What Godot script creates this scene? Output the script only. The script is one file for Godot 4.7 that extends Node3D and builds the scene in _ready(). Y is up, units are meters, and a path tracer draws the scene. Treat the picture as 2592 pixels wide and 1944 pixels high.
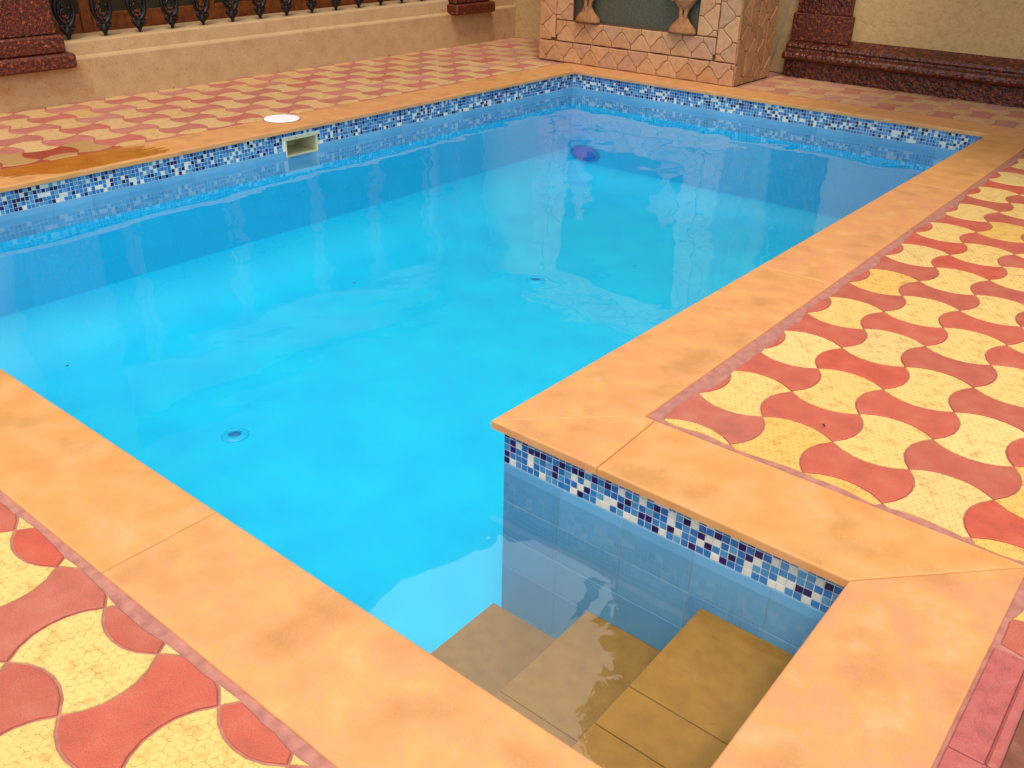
extends Node3D
# Distances run along the pool (a, away from the camera) and across it (b, to the right); P() turns them into Godot axes.

var M := {}
var rng := RandomNumberGenerator.new()
var taken := {}

func P(a: float, b: float, y: float) -> Vector3:
	return Vector3(b, y, -a)

# ------------------------------------------------------------------ helpers
func numbered(called: String) -> String:
	if not taken.has(called):
		taken[called] = 0
		return called
	taken[called] += 1
	return "%s_%03d" % [called, taken[called]]

func tag(o: Node, label: String, category: String, group := "", kind := "") -> Node:
	o.set_meta("label", label)
	o.set_meta("category", category)
	if group != "":
		o.set_meta("group", group)
	if kind != "":
		o.set_meta("kind", kind)
	return o

func thing(called: String, label: String, category: String, at := Vector3.ZERO, group := "", kind := "") -> Node3D:
	var o := Node3D.new()
	o.name = numbered(called)
	add_child(o)
	o.position = at
	tag(o, label, category, group, kind)
	return o

func put(called: String, mesh: Mesh, mat: Material, parent: Node, at := Vector3.ZERO) -> MeshInstance3D:
	var o := MeshInstance3D.new()
	o.name = numbered(called) if parent == self else called
	o.mesh = mesh
	o.material_override = mat
	o.position = at
	parent.add_child(o, true)
	return o

func mb() -> SurfaceTool:
	var st := SurfaceTool.new()
	st.begin(Mesh.PRIMITIVE_TRIANGLES)
	return st

func tri(st: SurfaceTool, a: Vector3, b: Vector3, c: Vector3, n: Vector3) -> void:
	# front faces run clockwise; n points outwards
	if (b - a).cross(c - a).dot(n) > 0.0:
		var t := b
		b = c
		c = t
	for v: Vector3 in [a, b, c]:
		st.set_normal(n)
		st.add_vertex(v)

func face(st: SurfaceTool, a: Vector3, b: Vector3, c: Vector3, d: Vector3, out: Vector3) -> void:
	var n := (c - a).cross(d - b).normalized()
	if n.dot(out) < 0.0:
		n = -n
	tri(st, a, b, c, n)
	tri(st, a, c, d, n)

func box(st: SurfaceTool, lo: Vector3, hi: Vector3, bevel := 0.0) -> void:
	var c := (lo + hi) * 0.5
	var h := (hi - lo).abs() * 0.5
	var e: float = minf(bevel, minf(h.x, minf(h.y, h.z)) * 0.9)
	for ax in 3:
		for s: float in [-1.0, 1.0]:
			var u := (ax + 1) % 3
			var v := (ax + 2) % 3
			var q: Array[Vector3] = []
			for k: Vector2 in [Vector2(-1, -1), Vector2(1, -1), Vector2(1, 1), Vector2(-1, 1)]:
				var p := Vector3.ZERO
				p[ax] = s * h[ax]
				p[u] = k.x * (h[u] - e)
				p[v] = k.y * (h[v] - e)
				q.append(c + p)
			var n := Vector3.ZERO
			n[ax] = s
			face(st, q[0], q[1], q[2], q[3], n)
	if e > 0.0:
		for ax in 3:
			var u := (ax + 1) % 3
			var v := (ax + 2) % 3
			for su: float in [-1.0, 1.0]:
				for sv: float in [-1.0, 1.0]:
					var q: Array[Vector3] = []
					for k: Array in [[-1.0, 0], [1.0, 0], [1.0, 1], [-1.0, 1]]:
						var p := Vector3.ZERO
						p[ax] = k[0] * (h[ax] - e)
						p[u] = su * (h[u] - (e if k[1] == 1 else 0.0))
						p[v] = sv * (h[v] - (0.0 if k[1] == 1 else e))
						q.append(c + p)
					var n := Vector3.ZERO
					n[u] = su
					n[v] = sv
					face(st, q[0], q[1], q[2], q[3], n)
		for sx: float in [-1.0, 1.0]:
			for sy: float in [-1.0, 1.0]:
				for sz: float in [-1.0, 1.0]:
					var s3 := Vector3(sx, sy, sz)
					var c3 := c + h * s3
					tri(st, c3 - Vector3(0, sy * e, sz * e), c3 - Vector3(sx * e, 0, sz * e), c3 - Vector3(sx * e, sy * e, 0), s3.normalized())

func bx(a0: float, a1: float, b0: float, b1: float, y0: float, y1: float, bevel := 0.0) -> ArrayMesh:
	var st := mb()
	box(st, Vector3(minf(b0, b1), minf(y0, y1), -maxf(a0, a1)), Vector3(maxf(b0, b1), maxf(y0, y1), -minf(a0, a1)), bevel)
	return st.commit()

func area2(poly: PackedVector2Array) -> float:
	var s := 0.0
	for i in poly.size():
		s += poly[i].cross(poly[(i + 1) % poly.size()])
	return s * 0.5

func inset(poly: PackedVector2Array, d: float) -> PackedVector2Array:
	var out := PackedVector2Array()
	var n := poly.size()
	var sgn: float = signf(area2(poly))
	for i in n:
		var e0 := (poly[i] - poly[(i + n - 1) % n]).normalized()
		var e1 := (poly[(i + 1) % n] - poly[i]).normalized()
		var n0 := Vector2(-e0.y, e0.x) * sgn
		var n1 := Vector2(-e1.y, e1.x) * sgn
		var m := (n0 + n1).normalized()
		out.append(poly[i] + m * minf(d / maxf(m.dot(n0), 0.35), 2.0 * d))
	return out

# a polygon given in the plane (u, v), drawn as a slab of height h along n, its upper edge rounded off by e
func slab(st: SurfaceTool, poly: PackedVector2Array, o: Vector3, u: Vector3, v: Vector3, n: Vector3, h: float, e: float, soft := 1) -> void:
	var rings: Array[PackedVector2Array] = [poly]
	var hs: Array[float] = [0.0, h - e]
	rings.append(poly)
	for k in soft:
		var t := float(k + 1) / soft * PI / 2.0
		rings.append(inset(poly, e * (1.0 - cos(t)) if soft > 1 else e))
		hs.append(h - e + e * sin(t))
	var cnt := poly.size()
	var sgn: float = signf(area2(poly)) * signf(u.cross(v).dot(n))
	for r in rings.size() - 1:
		for i in cnt:
			var j := (i + 1) % cnt
			var e1 := poly[j] - poly[i]
			var o2 := Vector2(e1.y, -e1.x) * signf(area2(poly))
			var outw := u * o2.x + v * o2.y + n * (0.0 if r == 0 else 0.5) * e1.length()
			var A := o + u * rings[r][i].x + v * rings[r][i].y + n * hs[r]
			var B := o + u * rings[r][j].x + v * rings[r][j].y + n * hs[r]
			var C := o + u * rings[r + 1][j].x + v * rings[r + 1][j].y + n * hs[r + 1]
			var D := o + u * rings[r + 1][i].x + v * rings[r + 1][i].y + n * hs[r + 1]
			face(st, A, B, C, D, outw)
	var top := rings[rings.size() - 1]
	var idx := Geometry2D.triangulate_polygon(top)
	if idx.is_empty():
		idx = Geometry2D.triangulate_polygon(poly)
	for k in range(0, idx.size(), 3):
		var q: Array[Vector3] = []
		for m in 3:
			q.append(o + u * top[idx[k + m]].x + v * top[idx[k + m]].y + n * hs[hs.size() - 1])
		tri(st, q[0], q[1], q[2], n)

func tube(st: SurfaceTool, pts: PackedVector3Array, rad: PackedFloat32Array, sides := 7, closed := false) -> void:
	var n := pts.size()
	var rings: Array = []
	var up := Vector3(0.31, 0.2, 0.93).normalized()
	for i in n:
		var t: Vector3
		if closed:
			t = (pts[(i + 1) % n] - pts[(i + n - 1) % n]).normalized()
		else:
			t = (pts[mini(i + 1, n - 1)] - pts[maxi(i - 1, 0)]).normalized()
		var x := t.cross(up)
		if x.length() < 0.05:
			x = t.cross(Vector3.UP)
		x = x.normalized()
		var y := t.cross(x)
		var ring := PackedVector3Array()
		for k in sides:
			var w := TAU * k / sides
			ring.append((x * cos(w) + y * sin(w)))
		rings.append(ring)
	for i in (n if closed else n - 1):
		var j := (i + 1) % n
		for k in sides:
			var l := (k + 1) % sides
			var q := [[i, k], [i, l], [j, l], [j, k]]
			var vs: Array[Vector3] = []
			var ns: Array[Vector3] = []
			for w in q:
				var nn: Vector3 = rings[w[0]][w[1]]
				ns.append(nn)
				vs.append(pts[w[0]] + nn * rad[w[0]])
			for tr: Array in [[0, 1, 2], [0, 2, 3]]:
				var c := (vs[tr[1]] - vs[tr[0]]).cross(vs[tr[2]] - vs[tr[0]])
				var order: Array = tr if c.dot(ns[tr[0]] + ns[tr[2]]) < 0.0 else [tr[0], tr[2], tr[1]]
				for w: int in order:
					st.set_normal(ns[w])
					st.add_vertex(vs[w])
	if not closed:
		for side: int in [0, n - 1]:
			var t := (pts[0] - pts[1]).normalized() if side == 0 else (pts[n - 1] - pts[n - 2]).normalized()
			for k in range(1, sides - 1):
				tri(st, pts[side] + rings[side][0] * rad[side], pts[side] + rings[side][k] * rad[side], pts[side] + rings[side][k + 1] * rad[side], t)

# turned shape: profile of (radius, height); squash narrows it along the depth
func lathe(st: SurfaceTool, prof: Array, c: Vector3, sides := 20, sx := 1.0, sz := 1.0, wob := 0.0) -> void:
	for i in prof.size() - 1:
		for k in sides:
			var q: Array[Vector3] = []
			var nn: Array[Vector3] = []
			for w: Array in [[i, k], [i, k + 1], [i + 1, k + 1], [i + 1, k]]:
				var t: float = TAU * w[1] / sides
				var r: float = prof[w[0]][0] * (1.0 + wob * sin(t * 5.0 + w[0] * 1.3))
				q.append(c + Vector3(cos(t) * r * sx, prof[w[0]][1], sin(t) * r * sz))
				var i0: int = maxi(w[0] - 1, 0)
				var i1: int = mini(w[0] + 1, prof.size() - 1)
				var dy: float = prof[i1][1] - prof[i0][1]
				var dr: float = prof[i1][0] - prof[i0][0]
				nn.append(Vector3(cos(t) * dy / sx, -dr, sin(t) * dy / sz).normalized())
			for tr: Array in [[0, 1, 2], [0, 2, 3]]:
				var cr := (q[tr[1]] - q[tr[0]]).cross(q[tr[2]] - q[tr[0]])
				if cr.length() < 1e-10:
					continue
				var order: Array = tr if cr.dot(nn[tr[0]] + nn[tr[2]]) < 0.0 else [tr[0], tr[2], tr[1]]
				for w: int in order:
					st.set_normal(nn[w])
					st.add_vertex(q[w])

# ------------------------------------------------------------------ materials
func noise_tex(seed_: int, freq: float, ramp: Array, size := 512, octaves := 5, kind := FastNoiseLite.TYPE_SIMPLEX_SMOOTH, normal := false) -> NoiseTexture2D:
	var n := FastNoiseLite.new()
	n.seed = seed_
	n.noise_type = kind
	n.frequency = freq
	n.fractal_octaves = octaves
	n.fractal_gain = 0.55
	var t := NoiseTexture2D.new()
	t.width = size
	t.height = size
	t.seamless = true
	t.noise = n
	if normal:
		t.as_normal_map = true
		t.bump_strength = 6.0
	if ramp.size():
		var g := Gradient.new()
		var offs := PackedFloat32Array()
		var cols := PackedColorArray()
		for r: Array in ramp:
			offs.append(r[0])
			cols.append(r[1])
		g.offsets = offs
		g.colors = cols
		t.color_ramp = g
	return t

func mat(rough: float, tex: Texture2D, metres: float, bump: Texture2D = null, bump_cm := 0.0, over: Texture2D = null, over_m := 1.0) -> StandardMaterial3D:
	var m := StandardMaterial3D.new()
	m.roughness = rough
	m.albedo_texture = tex
	m.uv1_triplanar = true
	m.uv1_world_triplanar = true
	m.uv1_scale = Vector3.ONE / metres
	if bump:
		m.heightmap_enabled = true
		m.heightmap_texture = bump
		m.heightmap_scale = bump_cm
	if over:
		m.detail_enabled = true
		m.detail_albedo = over
		m.detail_blend_mode = BaseMaterial3D.BLEND_MODE_MUL
		m.detail_uv_layer = BaseMaterial3D.DETAIL_UV_2
		m.uv2_triplanar = true
		m.uv2_world_triplanar = true
		m.uv2_scale = Vector3.ONE / over_m
	return m

func flat(c: Color, rough: float, spec := 0.5) -> StandardMaterial3D:
	var m := StandardMaterial3D.new()
	m.albedo_color = c
	m.roughness = rough
	m.metallic_specular = spec
	return m

func shades(c: Color, d: float, warm := 0.0) -> Array:
	return [[0.0, c.darkened(d)], [0.42, Color(c.r, c.g - warm, c.b - warm * 0.5)], [0.6, c], [1.0, c.lightened(d * 0.7)]]

# small three-armed grooves pressed into the yellow pavers; one picture covers 0.25 m
func groove_picture(dark: float) -> ImageTexture:
	var s := 512
	var im := Image.create(s, s, false, Image.FORMAT_RGB8)
	im.fill(Color.WHITE)
	var cols := 11
	var rows := 12
	var dx := float(s) / cols
	var dy := float(s) / rows
	var r := RandomNumberGenerator.new()
	r.seed = 5
	for j in rows:
		for i in cols:
			var c := Vector2((i + (0.5 if j % 2 else 0.0)) * dx, j * dy)
			var depth: float = dark * r.randf_range(0.25, 1.0)
			var turn: float = 0.12 + (PI if (i + j) % 2 else 0.0)
			for arm in 3:
				var dir := Vector2.from_angle(turn + TAU * arm / 3.0)
				for t in 22:
					var p := c + dir * t * 0.9
					for ox in 3:
						for oy in 3:
							var px := posmod(int(p.x) + ox - 1, s)
							var py := posmod(int(p.y) + oy - 1, s)
							var w: float = depth if ox == 1 and oy == 1 else depth * 0.75
							var old := im.get_pixel(px, py).r
							var v: float = minf(old, 1.0 - w)
							im.set_pixel(px, py, Color(v, v * 0.985, v * 0.95))
	return ImageTexture.create_from_image(im)

# faint weathering of the coping stone: broad smudges, small brown specks and thin scuffs; one picture covers 1.9 m
func weather_picture() -> ImageTexture:
	var s := 1024
	var broad := FastNoiseLite.new()
	broad.seed = 16
	broad.frequency = 0.006
	broad.fractal_octaves = 6
	var small := FastNoiseLite.new()
	small.seed = 18
	small.frequency = 0.05
	small.fractal_octaves = 2
	var grain := FastNoiseLite.new()
	grain.seed = 19
	grain.frequency = 0.22
	var a := broad.get_seamless_image(s, s)
	var b := small.get_seamless_image(s, s)
	var c := grain.get_seamless_image(s, s)
	var im := Image.create(s, s, false, Image.FORMAT_RGB8)
	for y in s:
		for x in s:
			var t := a.get_pixel(x, y).r
			var v := 1.0 - 0.075 * smoothstep(0.5, 0.05, t) - 0.06 * c.get_pixel(x, y).r
			var sp := smoothstep(0.07, 0.02, b.get_pixel(x, y).r)
			v -= 0.13 * sp
			var pink := 0.035 * smoothstep(0.55, 0.9, t)
			im.set_pixel(x, y, Color(v, v * (1.0 - pink) - 0.02 * sp, v - 0.03 * sp))
	var r := RandomNumberGenerator.new()
	r.seed = 23
	for k in 40:
		var p := Vector2(r.randf() * s, r.randf() * s)
		var d := Vector2.from_angle(r.randf() * TAU)
		var f := r.randf_range(0.03, 0.09)
		for i in r.randi_range(8, 45):
			p += d
			d = d.rotated(r.randf_range(-0.08, 0.08))
			var px := posmod(int(p.x), s)
			var py := posmod(int(p.y), s)
			im.set_pixel(px, py, im.get_pixel(px, py).darkened(f))
	return ImageTexture.create_from_image(im)

func materials() -> void:
	var grain := noise_tex(11, 0.11, [[0.0, Color(0.80, 0.79, 0.78)], [0.5, Color(0.97, 0.97, 0.97)], [1.0, Color(1, 1, 1)]], 512, 4)
	var bumpy := noise_tex(12, 0.06, [], 512, 5)
	var fine := noise_tex(13, 0.16, [], 512, 3)
	var specks := noise_tex(14, 0.05, [[0.0, Color(0.45, 0.38, 0.33)], [0.13, Color(0.62, 0.55, 0.5)], [0.19, Color(0.95, 0.94, 0.93)], [1.0, Color(1, 1, 1)]], 1024, 5)
	var faint := noise_tex(15, 0.05, [[0.0, Color(0.70, 0.62, 0.56)], [0.10, Color(0.88, 0.84, 0.80)], [0.15, Color(0.98, 0.975, 0.97)], [1.0, Color(1, 1, 1)]], 1024, 5)
	var stain := weather_picture()
	# coping: orange sandstone in three tones, cloudy
	M.coping = []
	for k in 3:
		var tones: Array = [[0.0, Color(0.80, 0.555, 0.335)], [0.3, Color(0.82, 0.575, 0.35)], [0.5, Color(0.835, 0.59, 0.385)], [0.7, Color(0.84, 0.605, 0.355)], [1.0, Color(0.87, 0.64, 0.45)]]
		if k == 1:
			tones = [[0.0, Color(0.81, 0.555, 0.365)], [0.35, Color(0.835, 0.575, 0.39)], [0.55, Color(0.825, 0.585, 0.35)], [1.0, Color(0.87, 0.64, 0.46)]]
		elif k == 2:
			tones = [[0.0, Color(0.795, 0.555, 0.315)], [0.35, Color(0.82, 0.58, 0.33)], [0.6, Color(0.835, 0.60, 0.365)], [1.0, Color(0.86, 0.63, 0.43)]]
		var m := mat(0.5, noise_tex(20 + k, 0.012, tones, 512, 7), 1.15, fine, 0.02, stain, 1.9)
		m.metallic_specular = 0.4
		M.coping.append(m)
	var wet := mat(0.12, noise_tex(25, 0.014, [[0.0, Color(0.66, 0.39, 0.11)], [0.5, Color(0.73, 0.45, 0.14)], [1.0, Color(0.78, 0.50, 0.20)]], 512, 5), 1.1, null, 0.0, specks, 0.9)
	M.coping_wet = wet
	# pavers
	var groove := groove_picture(0.34)
	var cloud := noise_tex(31, 0.02, [[0.0, Color(0.86, 0.80, 0.74)], [0.3, Color(0.96, 0.94, 0.91)], [0.5, Color(1, 1, 1)], [1.0, Color(1, 0.99, 0.97)]], 512, 5)
	M.yellow = []
	for c: Color in [Color(0.84, 0.705, 0.425), Color(0.835, 0.695, 0.40), Color(0.845, 0.725, 0.46), Color(0.83, 0.66, 0.34), Color(0.825, 0.70, 0.44)]:
		var m := mat(0.75, groove, 0.25, groove, 0.06, cloud, 0.7)
		m.albedo_color = c
		M.yellow.append(m)
	M.red = []
	var rk := 0
	for c: Color in [Color(0.74, 0.365, 0.275), Color(0.73, 0.38, 0.295), Color(0.705, 0.36, 0.275), Color(0.72, 0.40, 0.32), Color(0.75, 0.34, 0.245)]:
		M.red.append(mat(0.75, noise_tex(40 + rk, 0.02, shades(c, 0.10, 0.02), 256, 5), 0.8, fine, 0.05, grain, 0.3))
		rk += 1
	M.yellow_dusty = []
	M.red_dusty = []
	M.yellow_dull = []
	M.red_dull = []
	for k in 5:
		var ya: Color = M.yellow[k].albedo_color
		var yd: StandardMaterial3D = M.yellow[k].duplicate()
		yd.albedo_color = ya.lerp(Color(0.76, 0.59, 0.44), 0.55)
		M.yellow_dusty.append(yd)
		var ye: StandardMaterial3D = M.yellow[k].duplicate()
		ye.albedo_color = ya.lerp(Color(0.74, 0.56, 0.42), 0.72)
		M.yellow_dull.append(ye)
		M.red_dusty.append(mat(0.8, noise_tex(47 + k, 0.02, shades([Color(0.70, 0.42, 0.35), Color(0.715, 0.45, 0.38), Color(0.68, 0.41, 0.34), Color(0.71, 0.47, 0.40), Color(0.70, 0.39, 0.315)][k], 0.10, 0.02), 256, 5), 0.8, fine, 0.05))
		M.red_dull.append(mat(0.85, noise_tex(147 + k, 0.02, shades([Color(0.70, 0.47, 0.37), Color(0.72, 0.50, 0.40), Color(0.68, 0.45, 0.36), Color(0.72, 0.50, 0.42), Color(0.69, 0.44, 0.34)][k], 0.10, 0.02), 256, 5), 0.8, fine, 0.05))
	M.red_wet = mat(0.2, noise_tex(46, 0.02, shades(Color(0.64, 0.29, 0.20), 0.1), 256, 4), 0.8)
	M.yellow_wet = mat(0.22, groove, 0.25, groove, 0.05)
	M.yellow_wet.albedo_color = Color(0.74, 0.58, 0.36)
	M.mortar = mat(0.9, noise_tex(50, 0.03, [[0.0, Color(0.57, 0.37, 0.32)], [0.5, Color(0.66, 0.43, 0.38)], [1.0, Color(0.72, 0.50, 0.43)]], 512, 6), 0.9, bumpy, 0.05)
	# plaster, red stone, cladding, wood, iron
	M.plaster = mat(0.85, noise_tex(60, 0.02, [[0.0, Color(0.71, 0.575, 0.41)], [0.4, Color(0.755, 0.62, 0.45)], [0.6, Color(0.77, 0.635, 0.465)], [1.0, Color(0.79, 0.66, 0.50)]], 512, 6), 2.3, fine, 0.06, specks, 1.3)
	M.dimmed = mat(0.9, noise_tex(67, 0.02, [[0.0, Color(0.26, 0.26, 0.24)], [0.5, Color(0.36, 0.35, 0.32)], [1.0, Color(0.44, 0.42, 0.38)]], 256, 6), 2.5)  # upper storeys coloured dark so that their reflection in the water stays dim
	M.plaster_rusty = mat(0.85, noise_tex(60, 0.02, [[0.0, Color(0.71, 0.575, 0.41)], [0.4, Color(0.755, 0.62, 0.45)], [0.5, Color(0.765, 0.62, 0.45)], [0.7, Color(0.745, 0.58, 0.40)], [0.85, Color(0.71, 0.52, 0.33)], [1.0, Color(0.66, 0.45, 0.26)]], 512, 6), 2.3, fine, 0.06, specks, 1.3)
	M.plaster_far = mat(0.85, noise_tex(61, 0.03, [[0.0, Color(0.70, 0.575, 0.38)], [0.4, Color(0.76, 0.63, 0.425)], [1.0, Color(0.79, 0.665, 0.47)]], 512, 6), 1.5, bumpy, 0.3, specks, 1.1)
	M.laterite = mat(0.5, noise_tex(62, 0.05, [[0.0, Color(0.11, 0.025, 0.008)], [0.36, Color(0.27, 0.075, 0.025)], [0.55, Color(0.38, 0.125, 0.04)], [0.73, Color(0.46, 0.19, 0.06)], [0.82, Color(0.62, 0.36, 0.13)], [1.0, Color(0.72, 0.50, 0.26)]], 512, 6), 0.95, noise_tex(63, 0.11, [], 512, 4), 0.6)
	M.laterite_dark = mat(0.32, noise_tex(64, 0.04, [[0.0, Color(0.12, 0.035, 0.015)], [0.36, Color(0.27, 0.09, 0.04)], [0.6, Color(0.37, 0.14, 0.06)], [0.8, Color(0.46, 0.22, 0.10)], [1.0, Color(0.60, 0.38, 0.22)]], 512, 6), 1.5, noise_tex(65, 0.07, [], 512, 5), 1.6)
	M.clad = []
	rk = 0
	for c: Color in [Color(0.80, 0.60, 0.42), Color(0.79, 0.585, 0.39), Color(0.83, 0.63, 0.44), Color(0.78, 0.59, 0.44)]:
		M.clad.append(mat(0.8, noise_tex(70 + rk, 0.03, shades(c, 0.13, 0.03), 256, 6), 0.6, bumpy, 0.5, grain, 0.4))
		rk += 1
	M.clad_shaded = []  # rougher, darker cladding; the shade on that face is put into its colour
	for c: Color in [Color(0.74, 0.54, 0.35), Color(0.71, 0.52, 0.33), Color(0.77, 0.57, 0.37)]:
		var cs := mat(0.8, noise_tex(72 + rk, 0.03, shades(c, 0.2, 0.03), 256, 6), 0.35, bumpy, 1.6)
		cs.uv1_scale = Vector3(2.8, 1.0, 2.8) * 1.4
		M.clad_shaded.append(cs)
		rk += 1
	M.clad_joint = mat(0.9, noise_tex(75, 0.05, [[0.0, Color(0.34, 0.19, 0.12)], [1.0, Color(0.48, 0.29, 0.19)]], 256, 5), 0.5)
	M.figure = mat(0.8, noise_tex(76, 0.04, [[0.0, Color(0.50, 0.31, 0.18)], [0.5, Color(0.64, 0.42, 0.26)], [1.0, Color(0.72, 0.52, 0.30)]], 256, 6), 0.5, bumpy, 0.7)
	M.granite = mat(0.42, noise_tex(77, 0.06, [[0.0, Color(0.24, 0.24, 0.20)], [0.5, Color(0.31, 0.31, 0.25)], [0.9, Color(0.36, 0.36, 0.30)], [1.0, Color(0.5, 0.5, 0.45)]], 512, 6), 0.8)
	var wood := mat(0.45, noise_tex(78, 0.02, [[0.0, Color(0.33, 0.15, 0.035)], [0.5, Color(0.50, 0.25, 0.07)], [1.0, Color(0.58, 0.31, 0.10)]], 512, 5), 1.0)
	wood.uv1_scale = Vector3(6.0, 0.9, 0.9)
	M.wood = wood
	var iron := flat(Color(0.085, 0.075, 0.085), 0.38)
	iron.metallic = 0.35
	M.iron = iron
	var glass := flat(Color(0.22, 0.20, 0.12), 0.2)
	M.dark_glass = glass
	M.plastic = flat(Color(0.78, 0.76, 0.62), 0.4)
	M.plastic_white = flat(Color(0.95, 0.94, 0.95), 0.4)
	M.pipe = flat(Color(0.62, 0.58, 0.53), 0.5)
	M.border = mat(0.6, noise_tex(80, 0.03, shades(Color(0.70, 0.37, 0.34), 0.14, 0.02), 256, 6), 0.5, fine, 0.06, grain, 0.3)
	M.brown = mat(0.7, noise_tex(81, 0.03, shades(Color(0.45, 0.25, 0.17), 0.2), 256, 5), 0.5)
	# pool
	M.tile = []
	rk = 0
	for c: Color in [Color(0.36, 0.61, 0.77), Color(0.38, 0.63, 0.79), Color(0.34, 0.59, 0.76)]:
		var m := mat(0.3, noise_tex(85 + rk, 0.012, shades(c, 0.05), 256, 4), 0.9)
		M.tile.append(m)
		rk += 1
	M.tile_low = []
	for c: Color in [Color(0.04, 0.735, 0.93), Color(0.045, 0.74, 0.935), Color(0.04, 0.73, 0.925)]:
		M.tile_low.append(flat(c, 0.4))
	M.tile_joint = flat(Color(0.52, 0.64, 0.70), 0.8)
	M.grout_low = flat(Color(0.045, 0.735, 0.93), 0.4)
	M.grout = mat(0.9, noise_tex(88, 0.06, [[0.0, Color(0.66, 0.63, 0.54)], [0.4, Color(0.84, 0.83, 0.79)], [1.0, Color(0.90, 0.90, 0.87)]], 256, 5), 0.4)
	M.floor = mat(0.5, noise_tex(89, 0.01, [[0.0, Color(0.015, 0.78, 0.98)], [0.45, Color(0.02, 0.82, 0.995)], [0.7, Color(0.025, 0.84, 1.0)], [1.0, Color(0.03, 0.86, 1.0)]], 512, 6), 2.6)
	M.tread = mat(0.5, noise_tex(90, 0.02, [[0.0, Color(0.56, 0.395, 0.09)], [0.5, Color(0.615, 0.44, 0.115)], [1.0, Color(0.65, 0.475, 0.15)]], 512, 6), 0.9, null, 0.0, faint, 0.8)
	M.tread_joint = flat(Color(0.36, 0.23, 0.20), 0.9)
	M.mosaic = []
	for c: Color in [Color(0.12, 0.40, 0.66), Color(0.16, 0.45, 0.70), Color(0.30, 0.57, 0.74), Color(0.24, 0.52, 0.71), Color(0.12, 0.07, 0.36), Color(0.08, 0.05, 0.29), Color(0.84, 0.83, 0.80), Color(0.80, 0.80, 0.77)]:
		M.mosaic.append(flat(c, 0.18))
	var water := StandardMaterial3D.new()
	water.transparency = BaseMaterial3D.TRANSPARENCY_ALPHA
	water.albedo_color = Color(0.85, 0.97, 1.0, 0.0)
	water.roughness = 0.0
	water.metallic_specular = 0.48
	M.water = water
	M.leaf = flat(Color(0.20, 0.28, 0.08), 0.6)
	M.leaf.backlight_enabled = true
	M.leaf.backlight = Color(0.2, 0.3, 0.05)
	M.bark = flat(Color(0.28, 0.21, 0.15), 0.9)
	M.dark_speck = flat(Color(0.10, 0.07, 0.05), 0.9)
	M.mosaic_field = StandardMaterial3D.new()
	M.mosaic_field.vertex_color_use_as_albedo = true
	M.mosaic_field.roughness = 0.18

# ------------------------------------------------------------------ scene
const WATER := -0.21
const WALL_LEFT := -5.74
const WALL_FAR := 8.08
const WALL_STEP := 2.085
const WALL_NEAR := 1.10
const WALL_ALCOVE := -0.437
const MOSAIC_LOW := -0.172
const PITCH := 0.0265

func floor_y(a: float) -> float:
	return -1.12

func right_wall(a: float) -> float:
	return -1.70 + (a - 2.085) * 0.0135

func _ready() -> void:
	rng.seed = 7
	# camera
	var cam := Camera3D.new()
	cam.name = "camera"
	add_child(cam)
	cam.fov = 46.1143
	cam.near = 0.05
	cam.far = 500.0
	cam.position = P(0, 0, 1.6)
	var yaw := deg_to_rad(38.72503)
	var pitch := deg_to_rad(28.45021)
	var roll := deg_to_rad(-1.28202)
	cam.basis = Basis(Vector3.UP, yaw) * Basis(Vector3.RIGHT, -pitch) * Basis(Vector3.BACK, -roll)
	# sky, exposure, sun
	var env := Environment.new()
	env.background_mode = Environment.BG_SKY
	var sky := Sky.new()
	var psm := ProceduralSkyMaterial.new()
	psm.sky_top_color = Color(1.0, 1.0, 1.0)
	psm.sky_horizon_color = Color(0.70, 0.72, 0.74)
	psm.sky_curve = 0.5
	psm.sky_energy_multiplier = 1.25
	psm.ground_bottom_color = Color(0.45, 0.38, 0.32)
	psm.ground_horizon_color = Color(0.6, 0.58, 0.55)
	sky.sky_material = psm
	env.sky = sky
	env.tonemap_mode = Environment.TONE_MAPPER_LINEAR
	env.tonemap_exposure = 1.26
	env.sdfgi_enabled = true
	env.ssao_enabled = true
	env.ssil_enabled = true
	env.volumetric_fog_enabled = true
	env.volumetric_fog_density = 0.0
	var we := WorldEnvironment.new()
	we.name = "environment"
	we.environment = env
	add_child(we)
	var sun := DirectionalLight3D.new()
	sun.name = "sun"
	add_child(sun)
	sun.light_energy = 0.5
	sun.light_angular_distance = 18.0
	sun.light_color = Color(1.0, 0.96, 0.90)
	sun.shadow_enabled = true
	sun.look_at_from_position(Vector3.ZERO, Vector3(-0.35, -1.0, -0.45))

	materials()
	build_ground()
	build_pool()
	build_water()
	build_coping()
	build_paving()
	build_left_house()
	build_far_house()
	build_fountain()
	build_small_things()
	build_tree()

func build_ground() -> void:
	var st := mb()
	var y := -0.008
	var F := 90.0
	var up := Vector3.UP
	face(st, P(-F, -F, y), P(WALL_NEAR, -F, y), P(WALL_NEAR, F, y), P(-F, F, y), up)
	face(st, P(WALL_FAR, -F, y), P(F, -F, y), P(F, F, y), P(WALL_FAR, F, y), up)
	face(st, P(WALL_NEAR, -F, y), P(WALL_FAR, -F, y), P(WALL_FAR, WALL_LEFT, y), P(WALL_NEAR, WALL_LEFT, y), up)
	face(st, P(WALL_NEAR, WALL_ALCOVE, y), P(WALL_STEP, WALL_ALCOVE, y), P(WALL_STEP, F, y), P(WALL_NEAR, F, y), up)
	face(st, P(WALL_STEP, right_wall(WALL_STEP), y), P(WALL_FAR, right_wall(WALL_FAR), y), P(WALL_FAR, F, y), P(WALL_STEP, F, y), up)
	tag(put("ground", st.commit(), M.mortar, self), "dusty mauve mortar bed showing in the joints between the pavers", "ground", "", "structure")

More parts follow.
